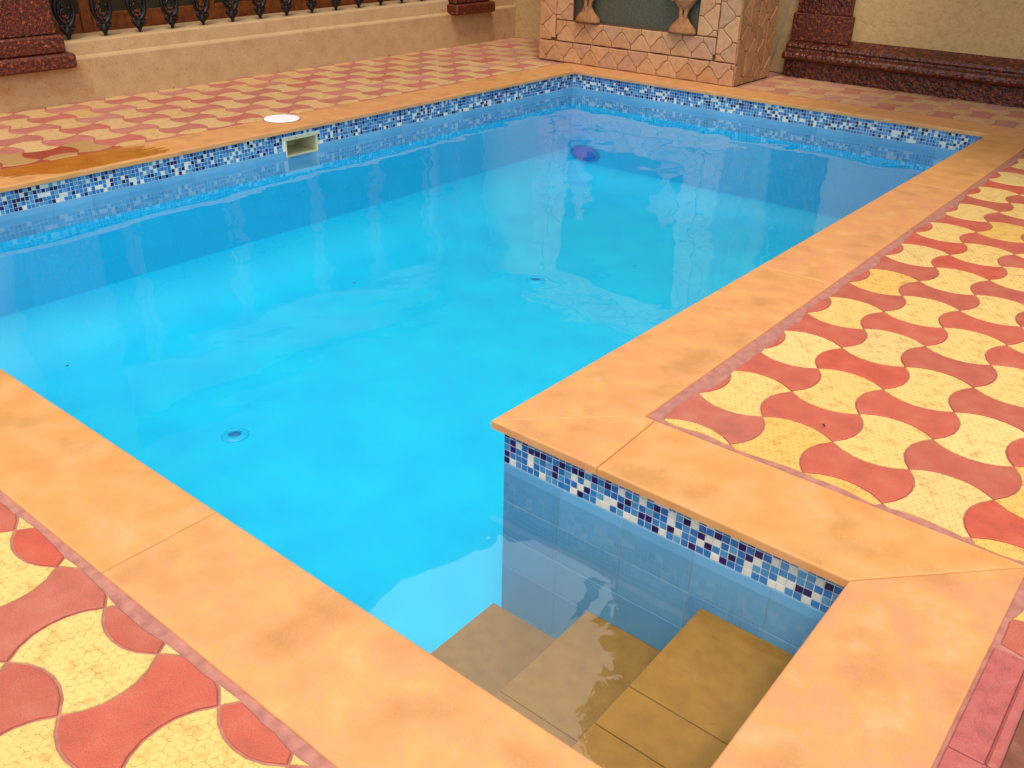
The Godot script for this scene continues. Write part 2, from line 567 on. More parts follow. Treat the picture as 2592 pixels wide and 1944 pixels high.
# one pool wall: backing, glazed tiles below, mosaic band above. o: start of the wall at deck level, u: along it, n: into the pool
func pool_wall(called: String, label: String, o: Vector3, u: Vector3, n: Vector3, length: float, first_joint: float, bottom: Callable, picked: Callable, hole := Rect2(), deep_tiles := true) -> Node3D:
	var root := thing(called, label, "pool wall", Vector3.ZERO, "", "structure")
	var low := -0.335
	var lower := mb()
	var lq: Array[Vector3] = [o + Vector3.UP * -1.35, o + u * length + Vector3.UP * -1.35, o + u * length + Vector3.UP * low, o + Vector3.UP * low]
	face(lower, lq[0], lq[1], lq[2], lq[3], n)
	face(lower, lq[0] - n * 0.1, lq[1] - n * 0.1, lq[2] - n * 0.1, lq[3] - n * 0.1, -n)
	put("lower_backing", lower.commit(), M.grout_low if deep_tiles else M.tile_joint, root)
	var st := mb()
	for band: Array in [["backing", MOSAIC_LOW, -0.012, M.grout], ["tile_bed", low, MOSAIC_LOW, M.tile_joint]]:
		st = mb()
		var cuts: Array = [[0.0, length, band[1], band[2]]]
		if hole.size.x > 0.0:
			cuts = [[0.0, hole.position.x, band[1], band[2]], [hole.end.x, length, band[1], band[2]], [hole.position.x, hole.end.x, band[1], minf(hole.position.y, band[2])], [hole.position.x, hole.end.x, maxf(hole.end.y, band[1]), band[2]]]
		for c: Array in cuts:
			if c[3] - c[2] < 0.0005:
				continue
			var q: Array[Vector3] = []
			for k: Vector2 in [Vector2(c[0], c[2]), Vector2(c[1], c[2]), Vector2(c[1], c[3]), Vector2(c[0], c[3])]:
				q.append(o + u * k.x + Vector3.UP * k.y)
			face(st, q[0], q[1], q[2], q[3], n)
			face(st, q[0] - n * 0.1, q[1] - n * 0.1, q[2] - n * 0.1, q[3] - n * 0.1, -n)
		put(band[0], st.commit(), band[3], root)
	# glazed wall tiles
	var rows: Array = [MOSAIC_LOW, -0.335, -0.49, -0.633, -0.84, -1.1]
	for r in rows.size() - 1:
		var x := first_joint - 0.257
		while x < length:
			var x0: float = maxf(x, 0.0)
			var x1: float = minf(x + 0.257, length)
			x += 0.257
			if x1 - x0 < 0.02:
				continue
			var y1: float = rows[r] - 0.002
			var y0: float = rows[r + 1] + 0.002
			var parts: Array = [[x0 + 0.0022, x1 - 0.0022, y0, y1]]
			if hole.size.x > 0.0 and r == 0 and x1 > hole.position.x and x0 < hole.end.x:
				parts = []
				if x0 < hole.position.x:
					parts.append([x0 + 0.0022, hole.position.x, y0, y1])
				if x1 > hole.end.x:
					parts.append([hole.end.x, x1 - 0.0022, y0, y1])
				parts.append([maxf(x0 + 0.0022, hole.position.x), minf(x1 - 0.0022, hole.end.x), y0, hole.position.y])
			for pt: Array in parts:
				if pt[1] - pt[0] < 0.008:
					continue
				var s2 := mb()
				var pg := PackedVector2Array([Vector2(pt[0], pt[2]), Vector2(pt[1], pt[2]), Vector2(pt[1], pt[3]), Vector2(pt[0], pt[3])])
				slab(s2, pg, o, u, Vector3.UP, n, 0.0012 if deep_tiles and r > 0 else 0.0022 + rng.randf() * 0.0005, 0.0009)
				put("tile", s2.commit(), (M.tile_low if deep_tiles and r > 0 else M.tile)[rng.randi() % 3], root)
	# mosaic
	var one := PackedVector2Array()
	var h := (PITCH - 0.003) * 0.5
	for k: Vector2 in [Vector2(-1, -1), Vector2(1, -1), Vector2(1, 1), Vector2(-1, 1)]:
		one.append(k * h)
	var shared: Array = []
	for v in 3:
		var sm := mb()
		var pg := PackedVector2Array()
		for q in one:
			pg.append(q + Vector2(rng.randf_range(-1, 1), rng.randf_range(-1, 1)) * 0.0008)
		slab(sm, pg, Vector3.ZERO, u, Vector3.UP, n, 0.002, 0.0009)
		shared.append(sm.commit())
	var sliver := mb()
	slab(sliver, PackedVector2Array([Vector2(-h, 0), Vector2(h, 0), Vector2(h, 0.012), Vector2(-h, 0.012)]), Vector3.ZERO, u, Vector3.UP, n, 0.002, 0.0009)
	var sliver_mesh := sliver.commit()
	var field := mb()
	var field_any := false
	var cols := int(length / PITCH)
	var whites := 0
	for i in cols:
		whites = 0
		for j in 6:
			var c := Vector2((i + 0.5) * PITCH, MOSAIC_LOW + 0.001 + (j + 0.5) * PITCH)
			if hole.size.x > 0.0 and c.x > hole.position.x - 0.014 and c.x < hole.end.x + 0.014 and c.y < hole.end.y + 0.014:
				continue
			var roll := rng.randf()
			var kind := 0
			if roll < 0.40:
				kind = rng.randi() % 2
			elif roll < 0.64:
				kind = 2 + rng.randi() % 2
			elif roll < 0.80:
				kind = 4 + rng.randi() % 2
			else:
				kind = 6 + rng.randi() % 2
			if kind >= 6:
				whites += 1
				if whites > 2:
					kind = rng.randi() % 6
			var at := o + u * (c.x + rng.randf_range(-0.0006, 0.0006)) + Vector3.UP * (c.y + rng.randf_range(-0.0005, 0.0005))
			var mesh: ArrayMesh = shared[rng.randi() % 3]
			if j == 5:
				at.y = MOSAIC_LOW + 0.003 + 5 * PITCH
				mesh = sliver_mesh
			if picked.call(i, j):
				put("mosaic_tile", mesh, M.mosaic[kind], root, at)
			else:
				field.set_color((M.mosaic[kind].albedo_color as Color).srgb_to_linear())
				var tilt := PackedVector2Array()
				for q in one:
					tilt.append(q + Vector2(rng.randf_range(-1, 1), rng.randf_range(-1, 1)) * 0.0006)
				if j == 5:
					tilt = PackedVector2Array([Vector2(-h, 0), Vector2(h, 0), Vector2(h, 0.012), Vector2(-h, 0.012)])
				slab(field, tilt, at, u, Vector3.UP, n, 0.002, 0.0009)
				field_any = true
	if field_any:
		var f := put("mosaic_field", field.commit(), M.mosaic_field, root)
		f.set_meta("kind", "stuff")
	return root

func build_pool() -> void:
	# floor, rising a little towards the far end
	var st := mb()
	var na := 60
	var edges: Array = []
	for k in 15:
		edges.append(WALL_LEFT + 0.46 * (1.0 - sin((1.0 - float(k) / 14.0) * PI * 0.497)))
	edges.append(-3.5)
	edges.append(-1.5)
	var arow: Array = []
	for i in na + 1:
		arow.append(lerpf(WALL_NEAR, WALL_FAR - 0.3, float(i) / na))
	for k in range(1, 13):
		arow.append(WALL_FAR - 0.3 * (1.0 - sin(float(k) / 12.0 * PI * 0.497)))
	for i in arow.size():
		for j in edges.size():
			var a: float = arow[i]
			var b: float = edges[j]
			var u := clampf(1.0 - (b - WALL_LEFT) / 0.46, 0.0, 0.9999)
			var v := clampf(1.0 - (WALL_FAR - a) / 0.3, 0.0, 0.9999)
			var hu := 0.34 * (1.0 - sqrt(1.0 - u * u))
			var hv := 0.2 * (1.0 - sqrt(1.0 - v * v))
			var su := 0.34 / 0.46 * u / sqrt(1.0 - u * u)
			var sv := 0.2 / 0.3 * v / sqrt(1.0 - v * v)
			st.set_normal((Vector3(su, 1.0, 0) if hu >= hv else Vector3(0, 1.0, sv)).normalized())
			st.add_vertex(P(a, b, floor_y(a) + maxf(hu, hv)))
	for i in arow.size() - 1:
		for j in edges.size() - 1:
			var p := i * edges.size() + j
			var q := p + edges.size()
			for w: int in [p, q, p + 1, p + 1, q, q + 1]:
				st.add_index(w)
	tag(put("pool_floor", st.commit(), M.floor, self), "bright cyan tiled floor of the pool under water", "pool floor", "", "structure")
	var deep := func(_x: float) -> float: return -1.0
	pool_wall("pool_wall_left", "pool wall below the balustrade with skimmer mouth in its mosaic band", P(WALL_NEAR, WALL_LEFT, 0), Vector3(0, 0, -1), Vector3(1, 0, 0), WALL_FAR - WALL_NEAR, 0.09, deep,
		func(i: int, j: int) -> bool: return j < 5 and i >= 41 and i < 101, Rect2(4.306 - WALL_NEAR, -0.222, 0.313, 0.139))
	pool_wall("pool_wall_far", "pool wall under the stone-clad block with mosaic band", P(WALL_FAR, WALL_LEFT, 0), Vector3(1, 0, 0), Vector3(0, 0, 1), -WALL_LEFT + right_wall(WALL_FAR), 0.12, deep,
		func(i: int, j: int) -> bool: return j < 5 and i >= 95)
	pool_wall("pool_wall_step", "tiled wall beside the submerged steps with mosaic band", P(WALL_STEP, -1.70, 0), Vector3(1, 0, 0), Vector3(0, 0, 1), 1.70 + WALL_ALCOVE, 0.252, deep,
		func(i: int, j: int) -> bool: return true, Rect2(), false)
	# walls that turn their backs to the photograph
	for w: Array in [
		["pool_wall_near", "pool wall under the joint-crossed coping on the steps' side of the pool", P(WALL_NEAR, WALL_LEFT, 0), P(WALL_NEAR, WALL_ALCOVE, 0), Vector3(0, 0, -1)],
		["pool_wall_right", "long pool wall under the coping of the yellow and red terrace", P(WALL_STEP, -1.70, 0), P(WALL_FAR, right_wall(WALL_FAR), 0), Vector3(-1, 0, 0)],
		["pool_wall_alcove", "short end wall behind the uppermost submerged step", P(WALL_NEAR, WALL_ALCOVE, 0), P(WALL_STEP, WALL_ALCOVE, 0), Vector3(-1, 0, 0)]]:
		var root := thing(w[0], w[1], "pool wall", Vector3.ZERO, "", "structure")
		for band: Array in [["tile_facing", -1.35, MOSAIC_LOW, M.tile[0]], ["mosaic_facing", MOSAIC_LOW, -0.012, M.mosaic[1]]]:
			var s2 := mb()
			var q: Array[Vector3] = [w[2] + Vector3.UP * band[1], w[3] + Vector3.UP * band[1], w[3] + Vector3.UP * band[2], w[2] + Vector3.UP * band[2]]
			face(s2, q[0], q[1], q[2], q[3], w[4])
			var bk: Vector3 = -w[4] * 0.1
			face(s2, q[0] + bk, q[1] + bk, q[2] + bk, q[3] + bk, -w[4])
			face(s2, q[3], q[2], q[2] + bk, q[3] + bk, Vector3.UP)
			put(band[0], s2.commit(), band[3], root)
	# submerged steps
	var sr := thing("pool_steps", "three submerged ochre steps leading down into the pool", "steps", P(1.5, -0.9, 0), "", "structure")
	var k := 0
	for s: Array in [[-0.37, -0.88, WALL_ALCOVE, [WALL_NEAR, 1.493, 1.664, WALL_STEP]], [-0.632, -1.30, -0.88, [WALL_NEAR, 1.60, WALL_STEP]], [-0.85, -1.735, -1.30, [WALL_NEAR, 1.60, WALL_STEP]]]:
		var body := put("step", bx(WALL_NEAR, WALL_STEP - 0.001, s[1], s[2], -1.3, s[0] - 0.006), M.tread_joint if k == 0 else M.tread, sr, -sr.position)
		var js: Array = s[3]
		for i in js.size() - 1:
			var gap := 0.0008 if k == 0 else 0.0006
			put("tread", bx(js[i] + gap, js[i + 1] - gap - 0.001, s[1] - 0.004, s[2] - 0.001, s[0] - 0.0055, s[0], 0.0015), M.tread, body)
		k += 1

func build_water() -> void:
	# a calm surface with slow ripples; the slope of each wave train is added up for smooth normals
	var waves: Array = []
	var r := RandomNumberGenerator.new()
	r.seed = 21
	for k in 30:
		var lam := exp(lerpf(log(0.07), log(1.6), r.randf()))
		var ang := r.randf_range(-PI, PI)
		var slope := 0.0038 * pow(lam / 0.4, 0.25)
		waves.append([cos(ang) * TAU / lam, sin(ang) * TAU / lam, r.randf() * TAU, slope])
	var patch := FastNoiseLite.new()
	patch.seed = 4
	patch.frequency = 0.55
	var st := mb()
	var step := 0.03
	var count := 0
	var areas: Array = [[WALL_NEAR, WALL_FAR, WALL_LEFT, -1.70], [WALL_NEAR, WALL_STEP, -1.70, WALL_ALCOVE], [WALL_STEP, WALL_FAR, -1.70, -99.0]]
	for ar: Array in areas:
		var na := int(ceil((ar[1] - ar[0]) / step))
		var wide: float = (ar[3] if ar[3] > -50.0 else right_wall(WALL_FAR)) - ar[2]
		var nb := maxi(1, int(ceil(wide / step)))
		var base := count
		for i in na + 1:
			var a: float = lerpf(ar[0], ar[1], float(i) / na)
			for j in nb + 1:
				var b1: float = ar[3] if ar[3] > -50.0 else right_wall(a)
				var b: float = lerpf(ar[2], b1, float(j) / nb)
				var sx := 0.0
				var sz := 0.0
				var hh := 0.0
				var gain := 0.55 + 0.75 * clampf(patch.get_noise_2d(a, b) + 0.4, 0.0, 1.0)
				for w: Array in waves:
					var ph: float = w[0] * b + w[1] * a + w[2]
					var kk := sqrt(w[0] * w[0] + w[1] * w[1])
					var s: float = w[3] * gain
					hh += s / kk * sin(ph)
					sx += s * cos(ph) * w[0] / kk
					sz += s * cos(ph) * w[1] / kk
				st.set_normal(Vector3(-sx, 1.0, sz).normalized())
				st.add_vertex(P(a, b, WATER + hh))
				count += 1
		for i in na:
			for j in nb:
				var p := base + i * (nb + 1) + j
				for q: int in [p, p + nb + 1, p + 1, p + 1, p + nb + 1, p + nb + 2]:
					st.add_index(q)
	var o := put("water", st.commit(), M.water, self)
	tag(o, "clear calm water filling the pool, mirroring the mosaic and stone block", "water", "", "structure")
	var fm := FogMaterial.new()
	fm.density = 0.10
	fm.albedo = Color(0.15, 0.86, 1.0)
	for b: Array in [["water_depth", Vector3((WALL_LEFT - 1.70) * 0.5, -0.67, -(WALL_NEAR + WALL_FAR) * 0.5), Vector3(-1.70 - WALL_LEFT - 0.02, 0.88, WALL_FAR - WALL_NEAR - 0.02), "bluish body of the pool water over the open floor"],
		["water_depth", Vector3((-1.70 + WALL_ALCOVE) * 0.5, -0.55, -(WALL_NEAR + WALL_STEP) * 0.5), Vector3(1.70 + WALL_ALCOVE - 0.004, 0.62, WALL_STEP - WALL_NEAR - 0.02), "bluish body of the pool water over the steps"]]:
		var fog := FogVolume.new()
		fog.name = numbered(b[0])
		fog.size = b[2]
		fog.material = fm
		add_child(fog)
		fog.position = b[1]
		tag(fog, b[3], "water", "", "stuff")

# coping slabs: polygons in (a, b)
func coping_slab(root: Node3D, pts: Array, m: Material) -> void:
	var st := mb()
	var pg := PackedVector2Array()
	for p: Vector2 in pts:
		pg.append(p)
	pg = inset(pg, 0.0008)
	slab(st, pg, P(0, 0, -0.03), P(1, 0, 0), P(0, 1, 0), Vector3.UP, 0.03 + rng.randf() * 0.0012, 0.007, 3)
	put("coping_slab", st.commit(), m, root)

func build_coping() -> void:
	var V := func(a: float, b: float) -> Vector2: return Vector2(a, b)
	var root := thing("pool_coping", "orange sandstone coping slabs edging the swimming pool", "coping", Vector3.ZERO)
	var c: Array = M.coping
	# near side
	var near_in := 1.13
	var near_out := 0.772
	var cuts: Array = [-6.1, -4.9, -3.45, -2.0, -0.62]
	for i in cuts.size() - 1:
		coping_slab(root, [V.call(near_out, cuts[i]), V.call(near_in, cuts[i]), V.call(near_in, cuts[i + 1]), V.call(near_out, cuts[i + 1])] if i < 3 else [V.call(near_out, cuts[i]), V.call(near_in, cuts[i]), V.call(near_in, -0.467), V.call(near_out, -0.107)], c[i % 3])
	# end of the alcove, mitred at both ends
	coping_slab(root, [V.call(near_in, -0.467), V.call(2.048, -0.467), V.call(2.43, -0.107), V.call(near_out, -0.107)], c[1])
	# along the step wall
	coping_slab(root, [V.call(2.048, -0.467), V.call(2.43, -0.107), V.call(2.43, -1.305), V.call(2.05, -1.29)], c[2])
	coping_slab(root, [V.call(2.05, -1.29), V.call(2.43, -1.305), V.call(2.43, -1.345), V.call(2.05, -1.735)], c[0])
	# right-hand long side
	var inb := func(a: float) -> float: return -1.735 + (a - 2.05) * 0.0141
	var outb := func(a: float) -> float: return -1.345 + (a - 2.43) * 0.006
	var ra: Array = [2.05, 4.08, 6.17, 8.05]
	coping_slab(root, [V.call(2.05, -1.735), V.call(2.43, -1.345), V.call(4.09, outb.call(4.09)), V.call(4.075, inb.call(4.075))], c[0])
	coping_slab(root, [V.call(4.075, inb.call(4.075)), V.call(4.09, outb.call(4.09)), V.call(6.18, outb.call(6.18)), V.call(6.165, inb.call(6.165))], c[1])
	coping_slab(root, [V.call(6.165, inb.call(6.165)), V.call(6.18, outb.call(6.18)), V.call(8.44, outb.call(8.44)), V.call(8.05, inb.call(8.05))], c[2])
	# far side
	var fb: Array = [-5.71, -4.2, -2.75, -1.65]
	coping_slab(root, [V.call(8.05, -5.71), V.call(8.42, -6.09), V.call(8.42, -4.2), V.call(8.05, -4.2)], c[1])
	coping_slab(root, [V.call(8.05, -4.2), V.call(8.42, -4.2), V.call(8.42, -2.75), V.call(8.05, -2.75)], c[2])
	coping_slab(root, [V.call(8.05, -2.75), V.call(8.42, -2.75), V.call(8.44, outb.call(8.44)), V.call(8.05, inb.call(8.05))], c[0])
	# left side, partly wet
	var la: Array = [1.13, 2.02, 3.38, 4.9, 6.35, 8.05]
	for i in la.size() - 1:
		var a0: float = la[i]
		var a1: float = la[i + 1]
		var far_end: bool = i == la.size() - 2
		coping_slab(root, [V.call(a0, -5.71), V.call(a1, -5.71), V.call(8.42 if far_end else a1, -6.09), V.call(a0, -6.09)], c[(i + 1) % 3])
	# wet patch on the left coping: a thin film of water with a ragged outline
	var n := FastNoiseLite.new()
	n.seed = 9
	n.frequency = 3.2
	n.fractal_octaves = 4
	var out := PackedVector2Array()
	var k := 64
	for i in k + 1:
		var a := lerpf(2.42, 3.32, float(i) / k)
		out.append(Vector2(a, -5.745 - 0.02 * absf(n.get_noise_1d(a * 3.0)) - 0.09 * smoothstep(2.62, 2.42, a)))
	for i in range(1, 14):
		var t := float(i) / 14.0
		out.append(Vector2(3.32 - 0.22 * t + 0.13 * n.get_noise_2d(t * 1.8, 8.0) * 2.0, lerpf(-5.75, -6.07, t)))
	for i in 30:
		var a := lerpf(3.12, 2.2, float(i) / 29)
		out.append(Vector2(a, -6.078 + 0.01 * n.get_noise_1d(a * 4.0 + 9.0)))
	for i in range(1, 14):
		var t := float(i) / 14.0
		out.append(Vector2(2.2 + 0.2 * t + 0.11 * n.get_noise_2d(t * 1.9, 30.0) * 2.0, lerpf(-6.07, -5.84, t)))
	var st := mb()
	slab(st, out, P(0, 0, 0.0015), P(1, 0, 0), P(0, 1, 0), Vector3.UP, 0.0022, 0.0006)
	put("wet_patch", st.commit(), M.coping_wet, root)

# curved square paver; bulge_a: it swells across its edges of constant a (else those of constant b)
func paver_outline(a0: float, a1: float, b0: float, b1: float, bulge_a: bool, gap: float) -> PackedVector2Array:
	var cor: Array[Vector2] = [Vector2(a0, b0), Vector2(a1, b0), Vector2(a1, b1), Vector2(a0, b1)]
	var mid := Vector2((a0 + a1) * 0.5, (b0 + b1) * 0.5)
	var out := PackedVector2Array()
	var seg := 6
	for e in 4:
		var p := cor[e]
		var q := cor[(e + 1) % 4]
		var m := (p + q) * 0.5
		var along_a: bool = e % 2 == 0   # this edge keeps b constant
		var swell := 0.047 if along_a != bulge_a else -0.047
		var nrm := (m - mid).normalized()
		for k in seg:
			var t := float(k) / seg
			var s := 1.0 - pow(absf(2.0 * t - 1.0), 2.2)
			out.append(p.lerp(q, t) + nrm * swell * s)
	return inset(out, gap)

func terrace(called: String, label: String, org: Vector2, pitch: Vector2, ia: Vector2i, ib: Vector2i, yellow_parity: int, red_bulges_a: bool, clip: PackedVector2Array, wet := Rect2(), dust := 0, gap := 0.0021) -> void:
	var root := thing(called, label, "paving", Vector3.ZERO, "", "structure")
	var shapes := {}
	var top := -0.003
	for i in range(ia.x, ia.y):
		for j in range(ib.x, ib.y):
			var yellow: bool = posmod(i + j, 2) == yellow_parity
			var a0 := org.x + i * pitch.x
			var b0 := org.y + j * pitch.y
			var swell_a: bool = red_bulges_a != yellow
			var pg := paver_outline(a0, a0 + pitch.x, b0, b0 + pitch.y, swell_a, gap)
			var parts := Geometry2D.intersect_polygons(pg, clip)
			var worn: int = dust
			if dust == 1 and a0 + rng.randf_range(-1.2, 1.2) > 8.0:
				worn = 2
			var list: Array = [M.yellow, M.yellow_dusty, M.yellow_dull][worn] if yellow else [M.red, M.red_dusty, M.red_dull][worn]
			var m: Material = list[[0, 0, 1, 2, 0, 4, 3, 1][rng.randi() % 8]] if yellow else list[[0, 1, 1, 2, 3, 0, 4, 2][rng.randi() % 8]]
			var c := Vector2(a0 + pitch.x * 0.5, b0 + pitch.y * 0.5)
			if wet.has_point(c):
				m = M.yellow_wet if yellow else M.red_wet
			var dy := rng.randf_range(-0.0014, 0.0014)
			if parts.size() == 1 and absf(absf(area2(parts[0])) - absf(area2(pg))) < 1e-6:
				if not shapes.has(yellow):
					var st := mb()
					var loc := PackedVector2Array()
					for q in pg:
						loc.append(q - c)
					slab(st, loc, Vector3(0, -0.02, 0), P(1, 0, 0), P(0, 1, 0), Vector3.UP, 0.02, 0.004, 2)
					shapes[yellow] = st.commit()
				put("yellow_paver" if yellow else "red_paver", shapes[yellow], m, root, P(c.x, c.y, top + dy))
			else:
				for pt: PackedVector2Array in parts:
					if absf(area2(pt)) < 0.00025:
						continue
					var clean := PackedVector2Array()
					for q in pt:
						if clean.is_empty() or (q.distance_to(clean[clean.size() - 1]) > 0.002 and q.distance_to(clean[0]) > 0.002):
							clean.append(q)
					if clean.size() < 3:
						continue
					var st := mb()
					slab(st, clean, P(0, 0, top + dy - 0.02), P(1, 0, 0), P(0, 1, 0), Vector3.UP, 0.02, 0.0022)
					put("yellow_paver" if yellow else "red_paver", st.commit(), m, root)

func ragged(pts: Array, amp: float, seed_: int) -> PackedVector2Array:
	var n := FastNoiseLite.new()
	n.seed = seed_
	n.frequency = 2.2
	n.fractal_octaves = 3
	var out := PackedVector2Array()
	for i in pts.size():
		var p: Vector2 = pts[i]
		var q: Vector2 = pts[(i + 1) % pts.size()]
		var steps := maxi(1, int(p.distance_to(q) / 0.045))
		for k in steps:
			var v := p.lerp(q, float(k) / steps)
			var nn := (q - p).orthogonal().normalized()
			out.append(v + nn * n.get_noise_2d(v.x, v.y) * amp)
	return out

func build_paving() -> void:
	terrace("paving_right", "terrace of yellow and red dumbbell pavers beside the step alcove", Vector2(2.467, -1.035), Vector2(0.2448, 0.2555), Vector2i(-2, 25), Vector2i(-2, 8), 0, false,
		ragged([Vector2(2.462, -1.29), Vector2(8.43, -1.27), Vector2(8.43, 0.98), Vector2(2.07, 0.98), Vector2(2.07, -0.085), Vector2(2.462, -0.085)], 0.045, 3))
	terrace("paving_left", "strip of yellow and red dumbbell pavers below the balustrade wall", Vector2(3.17, -6.68), Vector2(0.2555, 0.2485), Vector2i(-7, 27), Vector2i(-5, 4), 0, true,
		ragged([Vector2(1.5, -7.745), Vector2(9.9, -7.745), Vector2(9.9, -6.55), Vector2(8.35, -6.55), Vector2(8.3, -6.125), Vector2(1.5, -6.115)], 0.022, 5), Rect2(2.2, -6.4, 0.95, 0.35), 1)
	terrace("paving_far", "strip of dull yellow and red pavers along the red stone plinth", Vector2(8.45, -6.02), Vector2(0.25, 0.25), Vector2i(-1, 5), Vector2i(-2, 30), 0, true,
		ragged([Vector2(8.455, -4.03), Vector2(9.42, -4.03), Vector2(9.42, 1.0), Vector2(8.455, 1.0)], 0.03, 6), Rect2(), 2)
	terrace("paving_near", "corner of yellow and red dumbbell pavers where the photographer stands", Vector2(0.468, -1.873), Vector2(0.2425, 0.2425), Vector2i(-4, 2), Vector2i(-7, 6), 0, true,
		ragged([Vector2(-0.5, -3.5), Vector2(0.742, -3.5), Vector2(0.742, -0.5), Vector2(-0.5, -0.5)], 0.022, 7), Rect2(), 0, 0.0036)
	# pink border tiles with a pressed flower pattern at the alcove's end
	var root := thing("border_tiling", "pink embossed border tiles with rounded nosing beside the alcove coping", "tiling", Vector3.ZERO)
	for t: Array in [[0.75, 1.20], [1.20, 1.66], [1.66, 2.045]]:
		var tile := put("border_tile", bx(t[0] + 0.0015, t[1] - 0.0015, -0.098, -0.024, -0.03, -0.002, 0.002), M.border, root)
		var st := mb()
		var r := RandomNumberGenerator.new()
		r.seed = int(t[0] * 100)
		var a: float = t[0] + 0.05
		while a < t[1] - 0.03:
			var cb := -0.061
			for k in 6:
				var w := TAU * k / 6.0 + r.randf() * 0.3
				var pts := PackedVector3Array()
				var rad := PackedFloat32Array()
				for s in 5:
					var u := float(s) / 4.0
					var bend := sin(u * PI) * 0.008
					pts.append(P(a + cos(w) * 0.034 * u - sin(w) * bend, clampf(cb + sin(w) * 0.034 * u + cos(w) * bend, -0.095, -0.028), -0.0022))
					rad.append(0.0011)
				tube(st, pts, rad, 5)
			a += 0.083
		put("embossing", st.commit(), M.border, tile)
		put("nosing", bx(t[0] + 0.0015, t[1] - 0.0015, -0.0225, 0.004, -0.05, 0.003, 0.006), M.border, tile)
	tag(put("brown_slab", bx(0.7, 2.045, 0.0055, 0.9, -0.05, -0.003, 0.002), M.brown, self), "plain brown slab beyond the nosing of the pink border tiles", "slab", "", "structure")

func baluster() -> Node3D:
	var b := Node3D.new()
	b.name = "baluster"
	var zc := 0.0
	# oval ring
	for part: Array in [["oval_ring", 0.078, 0.125, 0.225, 0.0165], ["middle_ring", 0.055, 0.085, 0.205, 0.006], ["inner_ring", 0.034, 0.040, 0.195, 0.0095]]:
		var st := mb()
		var pts := PackedVector3Array()
		var rad := PackedFloat32Array()
		for k in 28:
			var w := TAU * k / 28.0
			pts.append(Vector3(0, part[3] + sin(w) * part[2], cos(w) * part[1]))
			rad.append(part[4] * (1.0 + 0.25 * sin(w * 2.0)))
		tube(st, pts, rad, 7, true)
		if part[0] == "inner_ring":
			for k in 6:
				var w := TAU * k / 6.0 + 0.3
				lathe(st, [[0.0, -0.014], [0.010, -0.007], [0.012, 0.0], [0.009, 0.008], [0.0, 0.014]], Vector3(0.006, part[3] + sin(w) * 0.064, cos(w) * 0.056), 7)
		put(part[0], st.commit(), M.iron, b)
	# scrolls below and above the oval
	for up: float in [1.0, -1.0]:
		var y0 := 0.0 if up > 0 else 0.45
		var st := mb()
		lathe(st, [[0.006, 0.0], [0.018, up * 0.012], [0.015, up * 0.02], [0.034, up * 0.042], [0.042, up * 0.06], [0.030, up * 0.08], [0.022, up * 0.1], [0.014, up * 0.118]] if up > 0 else [[0.012, -0.118], [0.016, -0.1], [0.022, -0.08], [0.034, -0.062], [0.026, -0.045], [0.014, -0.022], [0.016, -0.012], [0.004, 0.0]], Vector3(0, y0, 0), 9, 0.7, 1.0, 0.12)
		put("leaf_finial", st.commit(), M.iron, b)
		for s: float in [-1.0, 1.0]:
			var s2 := mb()
			var pts := PackedVector3Array()
			var rad := PackedFloat32Array()
			for k in 16:
				var t := float(k) / 15.0
				var w := t * 4.6
				var rr := 0.034 * (1.0 - t * 0.75)
				pts.append(Vector3(0.004, y0 + up * (0.085 + rr * cos(w) * 0.8), s * (0.036 + rr * sin(w) * 0.8)))
				rad.append(0.011 + 0.006 * t)
			tube(s2, pts, rad, 6)
			put("scroll", s2.commit(), M.iron, b)
	var st := mb()
	lathe(st, [[0.009, 0.36], [0.009, 0.86], [0.016, 0.87], [0.016, 0.9]], Vector3.ZERO, 8)
	put("shaft", st.commit(), M.iron, b)
	return b

func column(called: String, label: String, a0: float, a1: float, bfront: float, ybot: float, top: float) -> void:
	var root := thing(called, label, "column", P((a0 + a1) * 0.5, bfront, ybot))
	var off := -root.position
	var bb := bfront - 0.5
	put("base_block", bx(a0, a1, bb, bfront, ybot, ybot + 0.115, 0.018), M.laterite, root, off)
	put("base_block", bx(a0 + 0.03, a1 - 0.05, bb + 0.03, bfront - 0.045, ybot + 0.117, ybot + 0.255, 0.014), M.laterite, root, off)
	put("shaft", bx(a0 + 0.06, a1 - 0.085, bb + 0.06, bfront - 0.085, ybot + 0.257, top, 0.01), M.laterite, root, off)

func extrude(st: SurfaceTool, prof: Array, a0: float, a1: float, along_a := true, rise := 0.0) -> void:
	# profile of (depth, height) swept along a (or along b)
	for i in prof.size() - 1:
		var p: Vector2 = prof[i]
		var q: Vector2 = prof[i + 1]
		var d := q - p
		var nrm := Vector2(d.y, -d.x)
		if along_a:
			var rp := rise if p.y > 0.4 else rise * 0.5 if p.y > 0.3 else 0.0
			var rq := rise if q.y > 0.4 else rise * 0.5 if q.y > 0.3 else 0.0
			face(st, P(a0, p.x, p.y + rp * (a0 - 3.8)), P(a1, p.x, p.y + rp * (a1 - 3.8)), P(a1, q.x, q.y + rq * (a1 - 3.8)), P(a0, q.x, q.y + rq * (a0 - 3.8)), P(0, nrm.x, nrm.y))
		else:
			face(st, P(p.x, a0, p.y), P(p.x, a1, p.y), P(q.x, a1, q.y), P(q.x, a0, q.y), P(nrm.x, 0, nrm.y))

